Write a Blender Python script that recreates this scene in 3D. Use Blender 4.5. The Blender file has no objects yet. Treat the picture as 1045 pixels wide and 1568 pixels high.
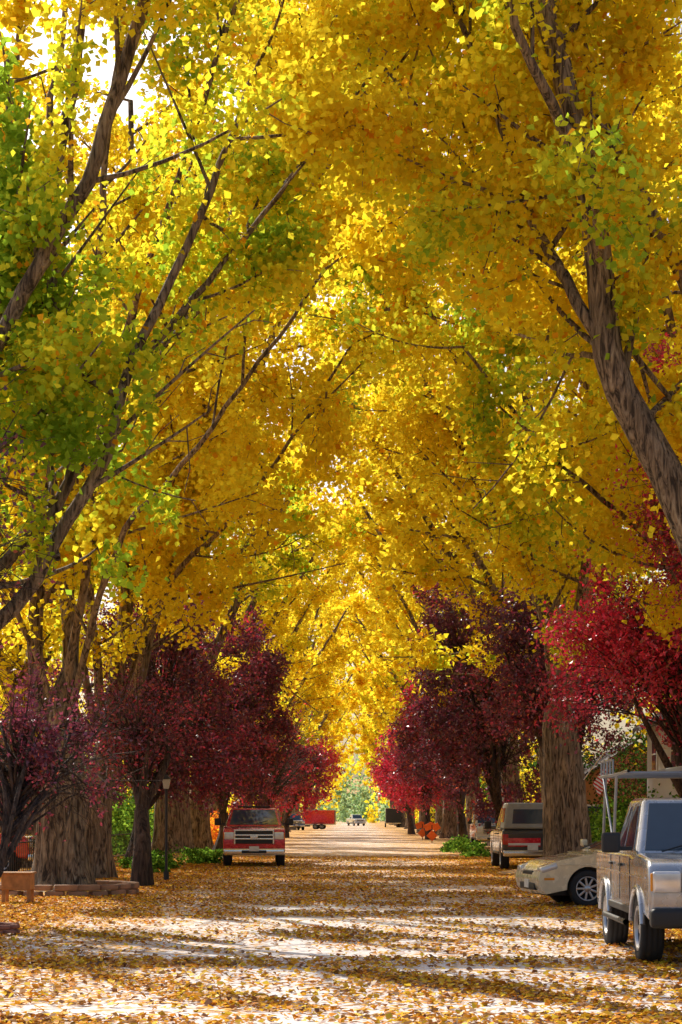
import bpy, math, numpy as np
from mathutils import Vector, Matrix
rad = math.radians
scene = bpy.context.scene
scene.view_settings.view_transform = 'Standard'
scene.view_settings.look = 'None'
scene.view_settings.exposure = 0

# ------------------------------------------------------------ sun / sky
EL = rad(42.0); AZ = np.array([-0.475, 0.88])
TAN = math.tan(EL)
SUNV = np.array([AZ[0]*math.cos(EL), AZ[1]*math.cos(EL), math.sin(EL)])
w = bpy.data.worlds.new("World"); scene.world = w; w.use_nodes = True
nt = w.node_tree; bg = nt.nodes['Background']
sky = nt.nodes.new('ShaderNodeTexSky'); sky.sky_type = 'NISHITA'; sky.sun_disc = False
sky.sun_elevation = EL; sky.sun_rotation = rad(-28.4) % (2*math.pi)
sky.dust_density = 4.0; sky.air_density = 1.0
nt.links.new(sky.outputs[0], bg.inputs[0]); bg.inputs[1].default_value = 0.15
sd = bpy.data.lights.new('sun', 'SUN'); sd.energy = 5.0; sd.angle = rad(0.5); sd.color = (1, 0.94, 0.82)
so = bpy.data.objects.new('sun', sd); scene.collection.objects.link(so)
dv = Vector((-AZ[0]*math.cos(EL), -AZ[1]*math.cos(EL), -math.sin(EL)))
so.rotation_euler = dv.to_track_quat('-Z', 'Y').to_euler(); so.location = (-20, 40, 40)

# ------------------------------------------------------------ camera
cd = bpy.data.cameras.new('camera'); cam = bpy.data.objects.new('camera', cd)
scene.collection.objects.link(cam); scene.camera = cam
cam.location = (0, 0, 1.66); cam.rotation_euler = (rad(90), 0, 0)
cd.lens = 68.9; cd.sensor_width = 36; cd.shift_x = -0.0112; cd.shift_y = 0.297
cd.clip_end = 3000; cd.clip_start = 0.5

# ------------------------------------------------------------ materials
def mat(name):
    m = bpy.data.materials.new(name); m.use_nodes = True
    return m, m.node_tree, m.node_tree.nodes['Principled BSDF']
def N(nt, t, **k):
    n = nt.nodes.new(t)
    for a, b in k.items(): setattr(n, a, b)
    return n
def simple(name, col, rough=0.5, metal=0.0, coat=0.0, var=0.12, scale=6.0):
    m, nt, p = mat(name)
    tc = N(nt, 'ShaderNodeTexCoord'); no = N(nt, 'ShaderNodeTexNoise')
    no.inputs['Scale'].default_value = scale; no.inputs['Detail'].default_value = 6
    nt.links.new(tc.outputs['Object'], no.inputs['Vector'])
    mr = N(nt, 'ShaderNodeMapRange'); mr.inputs[1].default_value = .3; mr.inputs[2].default_value = .7
    mr.inputs[3].default_value = 1-var; mr.inputs[4].default_value = 1+var
    nt.links.new(no.outputs[0], mr.inputs[0])
    mx = N(nt, 'ShaderNodeVectorMath', operation='SCALE'); mx.inputs[0].default_value = col
    nt.links.new(mr.outputs[0], mx.inputs['Scale']); nt.links.new(mx.outputs[0], p.inputs['Base Color'])
    mr2 = N(nt, 'ShaderNodeMapRange'); mr2.inputs[3].default_value = max(rough-.06, .02); mr2.inputs[4].default_value = rough+.1
    nt.links.new(no.outputs[0], mr2.inputs[0]); nt.links.new(mr2.outputs[0], p.inputs['Roughness'])
    p.inputs['Metallic'].default_value = metal; p.inputs['Coat Weight'].default_value = coat
    p.inputs['Coat Roughness'].default_value = .05
    return m
def leaf_mat(name, trans=0.5, gloss=0.05, tint=(1, 1, 1)):
    m, nt, p = mat(name); nt.nodes.remove(p)
    out = nt.nodes['Material Output']
    at = N(nt, 'ShaderNodeAttribute', attribute_name='Col')
    d = N(nt, 'ShaderNodeBsdfDiffuse'); t = N(nt, 'ShaderNodeBsdfTranslucent')
    mx = N(nt, 'ShaderNodeMixShader'); mx.inputs[0].default_value = trans
    vm = N(nt, 'ShaderNodeVectorMath', operation='MULTIPLY'); vm.inputs[1].default_value = tint
    nt.links.new(at.outputs[0], d.inputs[0]); nt.links.new(at.outputs[0], vm.inputs[0]); nt.links.new(vm.outputs[0], t.inputs[0])
    nt.links.new(d.outputs[0], mx.inputs[1]); nt.links.new(t.outputs[0], mx.inputs[2])
    last = mx
    if gloss > 0:
        g = N(nt, 'ShaderNodeBsdfGlossy'); g.inputs['Roughness'].default_value = .38
        mg = N(nt, 'ShaderNodeMixShader'); mg.inputs[0].default_value = gloss
        nt.links.new(mx.outputs[0], mg.inputs[1]); nt.links.new(g.outputs[0], mg.inputs[2]); last = mg
    nt.links.new(last.outputs[0], out.inputs[0])
    return m
M_leaf = leaf_mat('cottonwood_leaf', .7, 0, (1.03, 1.02, .8))
M_pleaf = leaf_mat('plum_leaf', .45, .08, (1.4, .7, .8))
M_litter = leaf_mat('fallen_leaf', .1, .02)

def bark_mat(name, c1, c2, c3):
    m, nt, p = mat(name)
    tc = N(nt, 'ShaderNodeTexCoord'); mp = N(nt, 'ShaderNodeMapping'); mp.inputs['Scale'].default_value = (11, 11, 1.7)
    nt.links.new(tc.outputs['Object'], mp.inputs[0])
    n1 = N(nt, 'ShaderNodeTexNoise'); n1.inputs['Scale'].default_value = 1.0; n1.inputs['Detail'].default_value = 10; n1.inputs['Roughness'].default_value = .62; n1.inputs['Distortion'].default_value = 1.3
    nt.links.new(mp.outputs[0], n1.inputs['Vector'])
    n2 = N(nt, 'ShaderNodeTexNoise'); n2.inputs['Scale'].default_value = 1.4; n2.inputs['Detail'].default_value = 6
    nt.links.new(tc.outputs['Object'], n2.inputs['Vector'])
    cr = N(nt, 'ShaderNodeValToRGB'); e = cr.color_ramp.elements
    e[0].position = .4; e[0].color = (*c1, 1); e[1].position = .66; e[1].color = (*c3, 1)
    k = e.new(.5); k.color = (*c2, 1)
    nt.links.new(n1.outputs[0], cr.inputs[0])
    mr = N(nt, 'ShaderNodeMapRange'); mr.inputs[1].default_value = .3; mr.inputs[2].default_value = .7; mr.inputs[3].default_value = .6; mr.inputs[4].default_value = 1.25
    nt.links.new(n2.outputs[0], mr.inputs[0])
    sc = N(nt, 'ShaderNodeVectorMath', operation='SCALE'); nt.links.new(cr.outputs[0], sc.inputs[0]); nt.links.new(mr.outputs[0], sc.inputs['Scale'])
    nt.links.new(sc.outputs[0], p.inputs['Base Color'])
    bp = N(nt, 'ShaderNodeBump'); bp.inputs['Strength'].default_value = 1; bp.inputs['Distance'].default_value = .14
    nt.links.new(n1.outputs[0], bp.inputs['Height']); nt.links.new(bp.outputs[0], p.inputs['Normal'])
    p.inputs['Roughness'].default_value = .9
    return m
M_bark = bark_mat('cottonwood_bark', (.05, .035, .025), (.26, .185, .12), (.46, .36, .25))
M_bark2 = bark_mat('plum_bark', (.03, .02, .018), (.10, .065, .05), (.19, .13, .1))

# ------------------------------------------------------------ numpy helpers
def nz(P, f, seed, k=6):
    r = np.random.default_rng(seed); K = r.normal(size=(k, P.shape[1])); K /= np.linalg.norm(K, axis=1)[:, None]
    return np.sin(P @ K.T * f * r.uniform(.6, 1.5, k) + r.uniform(0, 6.28, k)).mean(1) * 1.6
def unit(v):
    return v / (np.linalg.norm(v, axis=-1, keepdims=True) + 1e-9)
def mesh_np(name, V, F, mats, col=None, smooth=False, nside=4):
    me = bpy.data.meshes.new(name); V = np.ascontiguousarray(V, dtype=np.float32)
    F = np.ascontiguousarray(F, dtype=np.int32)
    me.vertices.add(len(V)); me.vertices.foreach_set('co', V.ravel())
    me.loops.add(F.size); me.loops.foreach_set('vertex_index', F.ravel())
    me.polygons.add(len(F)); me.polygons.foreach_set('loop_start', np.arange(0, F.size, nside, dtype=np.int32))
    try: me.polygons.foreach_set('loop_total', np.full(len(F), nside, dtype=np.int32))
    except Exception: pass
    for m in mats: me.materials.append(m)
    if smooth: me.polygons.foreach_set('use_smooth', np.ones(len(F), dtype=bool))
    if col is not None:
        a = me.attributes.new('Col', 'FLOAT_COLOR', 'POINT')
        a.data.foreach_set('color', np.ascontiguousarray(col, dtype=np.float32).ravel())
    me.update(calc_edges=True)
    return me
def link(o, parent=None):
    scene.collection.objects.link(o)
    if parent is not None: o.parent = parent
    return o

class Tubes:
    def __init__(s): s.V = []; s.F = []; s.n = 0
    def add(s, P, R, k=6, rough=0.0, seed=0, flare=0.0):
        P = np.asarray(P, float); R = np.asarray(R, float); m = len(P)
        T = unit(np.gradient(P, axis=0)); ref = np.array([1., 0.2, 0.1]) if abs(T[0][0]) < .8 else np.array([0, 1., .1])
        A = unit(np.cross(T, ref)); B = np.cross(T, A)
        th = np.arange(k)*2*np.pi/k
        rr = np.ones((m, k))
        if rough:
            r = np.random.default_rng(seed); ph = r.uniform(0, 6.28, 8)
            z = np.arange(m)[:, None]*.25
            for i, q in enumerate((3, 5, 8, 11, 15)):
                rr += rough/(1+.25*i)*np.sin(q*th[None]+ph[i]+np.sin(z*(1+.3*i)+ph[i])*.8)
            if flare:
                h = np.maximum(0, 1-(P[:, 2]-P[0, 2])/1.6)[:, None]**2
                rr += flare*h*(.8+.7*np.sin(5*th[None]+ph[6]))
        r_ = R[:, None]*rr
        V = P[:, None]+r_[..., None]*(np.cos(th)[None, :, None]*A[:, None]+np.sin(th)[None, :, None]*B[:, None])
        s.V.append(V.reshape(-1, 3))
        i = np.arange(m-1)[:, None]*k; j = np.arange(k)[None]; j2 = (j+1) % k
        F = np.stack([i+j, i+j2, i+k+j2, i+k+j], -1).reshape(-1, 4)+s.n
        s.F.append(F); s.n += m*k
    def mesh(s, name, m): return mesh_np(name, np.concatenate(s.V), np.concatenate(s.F), [m], smooth=True)

def spline(P, step=0.5):
    P = np.asarray(P, float)
    if len(P) == 2: n = max(3, int(np.linalg.norm(P[1]-P[0])/step)); t = np.linspace(0, 1, n)[:, None]; return P[0]*(1-t)+P[1]*t
    Q = np.vstack([2*P[0]-P[1], P, 2*P[-1]-P[-2]]); out = []
    for i in range(1, len(Q)-2):
        p0, p1, p2, p3 = Q[i-1:i+3]; n = max(2, int(np.linalg.norm(p2-p1)/step))
        t = np.linspace(0, 1, n, endpoint=False)[:, None]
        out.append(.5*((2*p1)+(-p0+p2)*t+(2*p0-5*p1+4*p2-p3)*t**2+(-p0+3*p1-3*p2+p3)*t**3))
    return np.vstack(out+[P[-1:]])

def leaf_mesh(name, C, S, col, m, rng, aspect=.42, bias=(0, 0, .35), flat=False):
    n = len(C)
    nr = unit(rng.normal(size=(n, 3))*.75+np.array(bias)) if not flat else unit(rng.normal(size=(n, 3))*.3+np.array([0, 0, 1.]))
    a = unit(np.cross(nr, rng.normal(size=(n, 3)))); b = np.cross(nr, a); S = S[:, None]
    V = np.stack([C-b*.5*S, C+a*aspect*S-b*.08*S+nr*.13*S, C+b*.55*S, C-a*aspect*S-b*.08*S+nr*.13*S], 1)
    F = np.arange(4*n).reshape(n, 4)
    cc = np.ones((n, 4, 4)); cc[:, :, :3] = col[:, None]
    return mesh_np(name, V.reshape(-1, 3), F, [m], cc.reshape(-1, 4))

# --- gaps in the leaf canopy that let sun through on to the road
def sunlit(x, y):
    t = x*.88+y*.475; s = -x*.475+y*.88
    st = np.sin(t*2.3+.5)+.7*np.sin(t*5.1+.2*s+1)+.5*np.sin(s*.9+2)+.4*np.sin(t*9+s*.7)
    sx = (x > -7) & (x < 5.5)
    b = ((y > 22.8) & (y < 32) | (y > 16.2) & (y < 21.3)) & sx & (st > -.8)
    e = ((x+.0)/1.9)**2+((y-34.8)/1.1)**2 < 1
    e |= ((x-2.8)/2.2)**2+((y-44.5)/1.6)**2 < 1
    e |= ((x+5.6)/1.4)**2+((y-31.)/3)**2 < 1
    e |= ((x-.3)/3.6)**2+((y-108)/14)**2 < 1
    e |= ((x-1.5)/3)**2+((y-68)/3)**2 < 1
    return b | e
def keep_leaf(C, rng, p=.985):
    gx = C[:, 0]-AZ[0]*C[:, 2]/TAN; gy = C[:, 1]-AZ[1]*C[:, 2]/TAN
    return ~(sunlit(gx, gy) & (rng.random(len(C)) < p))

YEL = np.array([.97, .80, .05]); LIM = np.array([.86, .86, .06]); GRN = np.array([.36, .56, .05]); GLD = np.array([.97, .65, .03]); ORG = np.array([.94, .46, .03])
def leaf_colors(C, tw, rng, green, gold):
    n = len(C)
    g = nz(C, .55, 3)*.8+nz(C, 1.7, 4)*.35+rng.normal(size=n)*.25+tw*.32+green
    o = nz(C, .5, 9)*.6+rng.normal(size=n)*.38+gold
    col = np.repeat(YEL[None], n, 0)
    a = np.clip(o-.15, 0, 1)[:, None]; col = col*(1-a)+GLD*a
    a = np.clip(g-.2, 0, 1)[:, None]*1.6; a = np.clip(a, 0, 1); col = col*(1-a)+LIM*a
    a = np.clip(g-.72, 0, .8)[:, None]*2; a = np.clip(a, 0, 1); col = col*(1-a)+GRN*a
    a = (rng.random(n) < .03)[:, None]; col = np.where(a, ORG, col)
    return np.minimum(col*rng.uniform(.78, 1.05, n)[:, None], .97)

def cottonwood(name, trunk, r0, r1, limbs, nleaf, lsize, seed, green=0., gold=0., origin=(0, 0, 0), world=True, zc=None, sp=.75, blen=3.6, ymin=None, twd=.45):
    rng = np.random.default_rng(seed); T = Tubes()
    tp = spline(trunk, .18); R = np.linspace(r0, r1, len(tp))
    d = unit(tp[-1]-tp[-3]); ext = np.array([tp[-1]+d*k for k in (.25, .5, .75, 1.0, 1.2)])
    T.add(np.vstack([tp, ext]), np.concatenate([R, r1*np.array([.93, .8, .6, .33, .02])]), 48, .045, seed, .36)
    tw0, tw1 = [], []
    for (P, ra, rb) in limbs:
        p = spline(P, .5); L = len(p)
        jit = np.cumsum(rng.normal(size=p.shape)*.035, 0); jit -= np.linspace(0, 1, L)[:, None]*jit[-1]; p = p+jit
        R = ra+(rb-ra)*np.linspace(0, 1, L)**.8; T.add(p, R, 12, .02, seed)
        tan = unit(np.gradient(p, axis=0)); ln = np.linalg.norm(np.diff(p, axis=0), axis=1).sum()
        nb = int(ln*.8/sp)
        for q in np.linspace(.22, 1, nb):
            i = int(q*(L-1)); d = unit(tan[i]*.55+unit(rng.normal(size=3))*.85+np.array([0, 0, .22]))
            bl = blen*(1.15-.5*q)*rng.uniform(.6, 1.2)
            s = np.linspace(0, 1, 6)[:, None]; side = unit(rng.normal(size=3))*.3
            bp_ = p[i]+d*bl*s+(side+np.array([0, 0, .25]))*bl*s**2*.6
            if world:
                kp = keep_leaf(bp_, rng, 1.0).mean()
                if kp < .5 and rng.random() < .75: continue
            rb_ = min(R[i]*.5, .07)*rng.uniform(.6, 1.1)+.012
            T.add(bp_, np.linspace(rb_, .012, 6), 5)
            for u in np.arange(.25, 1.01, twd/bl):
                k = u*5; k0 = min(int(k), 4); st = bp_[k0]*(1-(k-k0))+bp_[k0+1]*(k-k0)
                e = st+unit(d*.5+unit(rng.normal(size=3))+np.array([0, 0, -.05]))*rng.uniform(.45, 1.2)
                tw0.append(st); tw1.append(e)
                if world and not keep_leaf((st+e)[None]/2, rng, 1.0)[0]: continue
                T.add(np.array([st, (st+e)/2+rng.normal(size=3)*.05, e]), [.014, .01, .006], 3)
    tw0 = np.array(tw0); tw1 = np.array(tw1); nt_ = len(tw0)
    wgt = rng.uniform(.3, 1.7, nt_); wgt /= wgt.sum()
    idx = rng.choice(nt_, nleaf, p=wgt); u = rng.uniform(.1, 1.15, nleaf)[:, None]
    C = tw0[idx]*(1-u)+tw1[idx]*u+rng.normal(size=(nleaf, 3))*.24
    tv = rng.normal(size=nt_)[idx]
    W = C+np.array(origin) if not world else C
    zmin = (9.3-.6*np.abs(W[:, 0])) if zc is None else zc(W)
    k = W[:, 2] > zmin+nz(W[:, :2], 1.3, 8)*.9
    if world: k &= keep_leaf(W, rng)
    if ymin is not None: k &= W[:, 1] > ymin
    C = C[k]; tv = tv[k]
    col = leaf_colors(C+np.array([seed*3.1, 0, 0]), tv, rng, green, gold)
    S = lsize*rng.uniform(.7, 1.25, len(C))
    return T.mesh(name+'_bark', M_bark), leaf_mesh(name+'_leaves', C, S, col, M_leaf, rng, bias=(SUNV*.85 if world else (0, 0, .8)))

def place(name, meshes, loc=(0, 0, 0), rot=0, sc=1):
    o = bpy.data.objects.new(name, meshes[0]); link(o); o.location = loc; o.rotation_euler = (0, 0, rot); o.scale = (sc, sc, sc)
    f = bpy.data.objects.new('foliage', meshes[1]); link(f, o)
    return o

# ------------------------------------------------------------ near cottonwoods (real positions, metres)
place('cottonwood_tree', cottonwood('cw0', [(-9.2, 30, -.2), (-8.8, 30, 1.8), (-8, 30, 3)], .62, .45, [
    ([(-8, 30, 3), (-5.6, 30, 4.4), (-4.5, 30, 5.6), (-3.75, 30, 7.05), (-3.4, 30.5, 8.6), (-2.4, 31, 11), (-1.5, 32, 14)], .15, .04),
    ([(-8.2, 30, 3), (-5.5, 30.3, 5.5), (-4.5, 30.5, 6.96), (-4.6, 31, 9.2), (-5, 32, 12), (-4.6, 32, 16)], .13, .04),
    ([(-8, 30, 3), (-6.6, 30, 6.5), (-5.45, 30, 9.0), (-4.7, 30, 10.5), (-4.15, 30, 11.4), (-3.4, 30, 13.6), (-2.3, 30, 17)], .17, .08),
    ([(-8.2, 30.5, 3), (-6.3, 31, 7.5), (-5.3, 31, 9.9), (-4.9, 31, 11.2), (-4.4, 31, 13.3), (-4.0, 31, 17)], .14, .07),
    ([(-4.5, 30, 5.6), (-4.9, 32, 7.2), (-4.0, 34, 8.0)], .05, .02),
    ([(-5.4, 31, 9.5), (-5.2, 33, 11), (-4.6, 35, 12.5)], .06, .02),
    ([(-3.4, 30.5, 8.6), (-1.5, 32, 11.5), (.3, 34, 14.5)], .07, .02)],
    64000, .135, 1, green=.5, gold=-.15, zc=lambda W: 6.9-.4*np.abs(W[:, 0]) + (np.abs(W[:, 0]) < 3)*3.6, ymin=25))
place('cottonwood_tree', cottonwood('cw1', [(-6.2, 42, -.2), (-6.25, 42, 1.5), (-6.2, 42, 2.8), (-6.2, 42, 3.6)], .62, .38, [
    ([(-6.4, 42, 3.2), (-6.75, 42, 5.2), (-6.7, 42, 8.7), (-7.2, 42, 13), (-7.4, 42, 18)], .2, .06),
    ([(-6.1, 42, 3.2), (-6.15, 42.5, 5.5), (-6.3, 43, 8.7), (-5.4, 44, 11), (-4.5, 45, 12.1), (-3.15, 45, 13.5), (-2.3, 45, 16.1), (-1.05, 45, 19.1), (-.2, 45, 22)], .2, .05),
    ([(-6.1, 42, 3.4), (-5.6, 41, 7), (-4.8, 40, 11), (-3, 38, 15), (-1.5, 37, 19)], .11, .04),
    ([(-6.3, 42, 3.4), (-6.2, 43, 9), (-5.2, 41, 14), (-4.6, 40, 20)], .13, .05),
    ([(-6.1, 42, 3.6), (-5.0, 40, 7), (-2.8, 38, 9.2), (-.5, 37, 12)], .09, .03),
    ([(-6.3, 42, 3.6), (-7.2, 41, 6.5), (-7.0, 39, 8.0), (-6, 38, 9)], .08, .03),
    ([(-5.6, 43.5, 10.5), (-3, 44, 13.5), (0, 44, 17), (1.5, 44, 20)], .1, .03)],
    62000, .145, 2, green=.3, gold=.0, zc=lambda W: 8.9-.62*np.abs(W[:, 0])))
place('cottonwood_tree', cottonwood('cw2', [(-6.9, 52, -.2), (-6.8, 52, 2), (-6.5, 52, 3.4)], .5, .36, [
    ([(-6.6, 52, 3.3), (-6.3, 52, 6), (-5.9, 52, 11.2), (-5.8, 52, 16), (-6, 53, 21)], .24, .07),
    ([(-6.4, 52, 3.3), (-5.7, 52, 6.0), (-5.2, 52, 8.2), (-4.6, 52, 10.8), (-3.8, 52, 12.4), (-2.7, 52, 17), (-1.5, 52, 22)], .16, .05),
    ([(-6.3, 51.5, 3.3), (-5.6, 51.5, 5.2), (-4.9, 51.5, 7.6), (-4.0, 51.5, 11.5), (-2.2, 51, 15.5), (0, 51, 19)], .13, .05),
    ([(-6.6, 52, 3.5), (-6.9, 50, 9), (-7.4, 49, 16)], .14, .05),
    ([(-6.4, 52, 3.5), (-4.8, 50, 7.5), (-2.2, 48, 10), (0, 47, 13)], .1, .03),
    ([(-6.6, 52, 3.5), (-7.6, 51, 8), (-8.6, 50, 12)], .12, .04)],
    58000, .155, 3, green=.08, gold=.05, zc=lambda W: 8.9-.62*np.abs(W[:, 0])))
place('cottonwood_tree', cottonwood('cw3', [(-7.1, 77, -.2), (-7.1, 77, 2.5), (-7, 77, 4.3)], .8, .55, [
    ([(-7, 77, 4), (-5.5, 77, 8), (-3.3, 77, 13), (-.5, 77, 18)], .26, .07),
    ([(-7, 77, 4), (-6.5, 75, 10), (-4.5, 73, 16), (-2, 72, 22), (0, 72, 27)], .26, .07),
    ([(-7, 77, 4), (-7.5, 78, 11), (-7, 79, 22)], .26, .08),
    ([(-7, 77, 4), (-6, 80, 10), (-2.5, 82, 16), (.5, 83, 22), (1.5, 84, 27)], .24, .06)],
    34000, .2, 4, green=-.05, gold=.0))
# right
place('cottonwood_tree', cottonwood('cw4', [(8.6, 30, -.2), (7.6, 30, 1.8), (6.5, 30, 3.7), (5.6, 30, 5.2)], .6, .36, [
    ([(5.6, 30, 5.1), (5.05, 30, 6.3), (4.35, 30, 7.6), (3.9, 30, 8.76), (3.72, 30, 10.1), (3.5, 30, 11.5), (3.1, 30, 13.4), (2.6, 30.5, 16.5)], .31, .12),
    ([(3.95, 30, 8.6), (3.5, 30, 9.6), (2.9, 31, 11.2), (2.5, 32, 13), (1.4, 33, 16)], .11, .04),
    ([(3.7, 30, 10.5), (4.2, 30.5, 9.2), (5.3, 31, 7.9)], .08, .03),
    ([(7.2, 30.3, 2.6), (6.2, 30.5, 7.5), (5.05, 30.5, 10.1), (3.95, 30.5, 12.1), (3.5, 31, 14), (3.2, 31, 17)], .17, .07),
    ([(3.5, 30, 11.4), (3.0, 29, 12.2), (2.4, 28.5, 13.2), (2.1, 28.5, 15)], .1, .05),
    ([(4.0, 30, 8.6), (3.0, 31.5, 10.8), (1.4, 33, 13.2), (-.3, 35, 16)], .08, .03),
    ([(4.0, 30, 8.6), (3.3, 32, 9.2), (2.6, 34, 10.2)], .06, .02)],
    54000, .135, 5, green=.28, gold=.25, zc=lambda W: 8.0-.9*np.abs(W[:, 0]) + (np.abs(W[:, 0]) < 2.6)*2.8, ymin=25))
place('cottonwood_tree', cottonwood('cw5', [(6.3, 57, -.2), (6.2, 57, 2.2), (6.05, 57, 4.2)], .74, .5, [
    ([(6.1, 57, 4), (6.0, 57, 6.8), (4.9, 57, 9.2), (4.2, 57, 10.3), (2.8, 57, 13), (1.1, 57, 15.9), (0.3, 57, 20)], .24, .06),
    ([(6.1, 57, 4), (5.9, 57, 9), (4.8, 56, 14), (3.5, 55, 20)], .24, .07),
    ([(6.1, 57, 4), (7, 58, 10), (7, 58, 20)], .24, .08),
    ([(6.1, 57, 4), (6.5, 54, 9), (6, 50, 15), (4.5, 48, 20)], .18, .06),
    ([(6.1, 57, 4), (5, 54, 8.5), (3, 50, 12.5), (.5, 47, 16)], .13, .05),
    ([(6.1, 57, 4), (5, 58, 9), (2, 59, 15), (-.5, 60, 20), (-1.5, 60, 25)], .15, .05)],
    58000, .16, 6, green=.28, gold=.1))
place('cottonwood_tree', cottonwood('cw6', [(8.8, 43, -.2), (8.6, 43, 2), (8.3, 43, 4)], .55, .42, [
    ([(8.3, 43, 4), (7, 43, 9), (4.8, 42, 14), (2.5, 41, 19)], .22, .06),
    ([(8.3, 43, 4), (8, 44, 11), (7.5, 44, 20)], .24, .07),
    ([(8.3, 43, 4), (7, 40, 10), (5, 38, 16)], .18, .06),
    ([(8.3, 43, 4), (6, 44, 10), (2.8, 45, 14.5), (.3, 46, 18), (-1, 46, 21.5)], .15, .05),
    ([(8.3, 43, 4), (6.3, 41, 7.2), (4.2, 40, 8.8), (2.2, 39, 11)], .1, .03)],
    54000, .15, 7, green=.25, gold=.2))
def variant(i, seed, green, gold, nl, ls, sp, twd):
    return cottonwood('cwv%d' % i, [(0, 0, -.2), (0, 0, 2.2), (.2, 0, 4.0)], .6, .4, [
        ([(.2, 0, 4), (2.0, .5, 8), (4.6, 1, 12.5), (7.8, 1, 17.5)], .22, .06),
        ([(.2, 0, 4), (1.6, 2, 9), (3.4, 4, 14), (5, 6, 20)], .22, .06),
        ([(.2, 0, 4), (1.4, -2, 9), (3.8, -4, 15), (6.4, -5, 22)], .22, .06),
        ([(0, 0, 4), (-.2, 1, 11), (.4, 2, 22)], .24, .07),
        ([(0, 0, 4), (-1.6, -2, 9), (-2.4, -4, 17)], .2, .06)],
        nl, ls, seed, green=green, gold=gold, world=False, origin=(-7.5, 0, 0), sp=sp, twd=twd)
VAR = [variant(0, 21, -.15, -.1, 16500, .27, .9, .5), variant(1, 22, .0, .15, 16500, .27, .9, .5), variant(2, 23, -.3, -.1, 16500, .27, .9, .5)]
VFAR = [variant(4, 25, -.2, -.1, 7000, .44, 1.3, .7), variant(5, 26, .0, .05, 7000, .44, 1.3, .7)]
lef = [94, 112, 142, 160, 182, 208, 238, 272, 310, 352]
rig = [76, 92, 108, 126, 146, 168, 192, 220, 252, 290, 332, 376]
rr = np.random.default_rng(5)
for i, y in enumerate(lef): place('cottonwood_tree', (VAR[i % 3] if y < 165 else VFAR[i % 2]), (-7.6+rr.uniform(-.5, .4), y, 0), rr.uniform(-.25, .25), rr.uniform(.95, 1.12))
for i, y in enumerate(rig): place('cottonwood_tree', (VAR[(i+2) % 3] if y < 165 else VFAR[i % 2]), (7.5+rr.uniform(-.5, .7), y, 0), math.pi+rr.uniform(-.25, .25), rr.uniform(.95, 1.12))
place('cottonwood_tree', VAR[1], (-11.0, 64, 0), .3, 1.32)

# ------------------------------------------------------------ purple-leaf plum trees
def plum(name, base, crown, rx, ry, rz, nleaf, ls, seed, red=0.0, stems=5, tr=.16, world=True, lean=None, sigma=.14, trunk_h=1.8, dark=1.0):
    rng = np.random.default_rng(seed); T = Tubes(); base = np.array(base, float); crown = np.array(crown, float)
    fork = base+(crown-base)*np.array([.3, .3, 0])+np.array([0, 0, trunk_h])
    mid = (base+fork)/2+rng.normal(size=3)*.12
    T.add(spline([base-[0, 0, .1], mid, fork], .25), np.linspace(tr*1.25, tr*.85, len(spline([base-[0, 0, .1], mid, fork], .25))), 16, .04, seed, .25)
    t0, t1 = [], []
    for i in range(stems):
        d = unit(rng.normal(size=3)+np.array([0, 0, .5])); e = crown+d*np.array([rx, ry, rz])*.75
        m1 = fork*.55+e*.45+rng.normal(size=3)*.25+np.array([0, 0, .3])
        p = spline([fork, m1, e], .3); L = len(p); R = np.linspace(tr*.6, .02, L); T.add(p, R, 8)
    nc = int(55*max(rx, ry, rz)); cl = unit(rng.normal(size=(nc, 3)))*rng.uniform(.25, 1.0, nc)[:, None]**.6
    cl = crown+cl*np.array([rx, ry, rz])*(1+.32*nz(cl, 3.0, seed)[:, None])
    for c in cl:
        hub = fork+(crown-fork)*rng.uniform(.2, .9); m_ = (hub+c)/2+np.array([0, 0, .25])+rng.normal(size=3)*.15
        p = spline([hub, m_, c], .6); T.add(p, np.linspace(.03, .008, len(p)), 4)
        for _ in range(5):
            d = unit(unit(c-crown)*.7+rng.normal(size=3)*.7)*rng.uniform(.35, 1.1)
            t0.append(c); t1.append(c+d); T.add([c, c+d*.5, c+d], [.008, .006, .004], 3)
    t0 = np.array(t0); t1 = np.array(t1); idx = rng.integers(0, len(t0), nleaf); u = rng.uniform(0, 1.1, nleaf)[:, None]
    C = t0[idx]*(1-u)+t1[idx]*u+rng.normal(size=(nleaf, 3))*sigma
    if world: C = C[keep_leaf(C, rng)]
    n = len(C); a = np.clip(nz(C, 1.1, seed+1)*.5+rng.normal(size=n)*.25+red, 0, 1)[:, None]
    col = np.array([.15, .05, .085])*dark*(1-a)+np.array([.72, .05, .11])*a
    b = (rng.random(n) < .06)[:, None]; col = np.where(b, np.array([.5, .16, .08]), col)
    col = np.minimum(col*rng.uniform(.6, 1.3, n)[:, None], .95)
    me = (T.mesh(name+'_bark', M_bark2), leaf_mesh(name+'_lv', C, ls*rng.uniform(.7, 1.2, n), col, M_pleaf, rng, aspect=.3, bias=SUNV*.4))
    return me
P = 'purple_leaf_plum_tree'
place(P, plum('pl0', (-5.1, 27.5, 0), (-5.0, 30, 2.65), 1.5, 1.2, .85, 17000, .075, 41, -.1, tr=.06, trunk_h=.9, sigma=.07, dark=1.6))
place(P, plum('pl1', (-4.95, 46, 0), (-5.1, 47, 3.7), 1.0, 1.4, 1.0, 3600, .1, 42, .1, tr=.2))
place(P, plum('pl2', (-7.4, 66, 0), (-6.6, 68, 6.2), 3.2, 3.5, 4.3, 34000, .14, 43, -.1, tr=.25))
place(P, plum('pl3', (-6, 88, 0), (-5.4, 88, 6.4), 3.0, 3.5, 4.2, 28000, .17, 44, .0, tr=.25))
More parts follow.
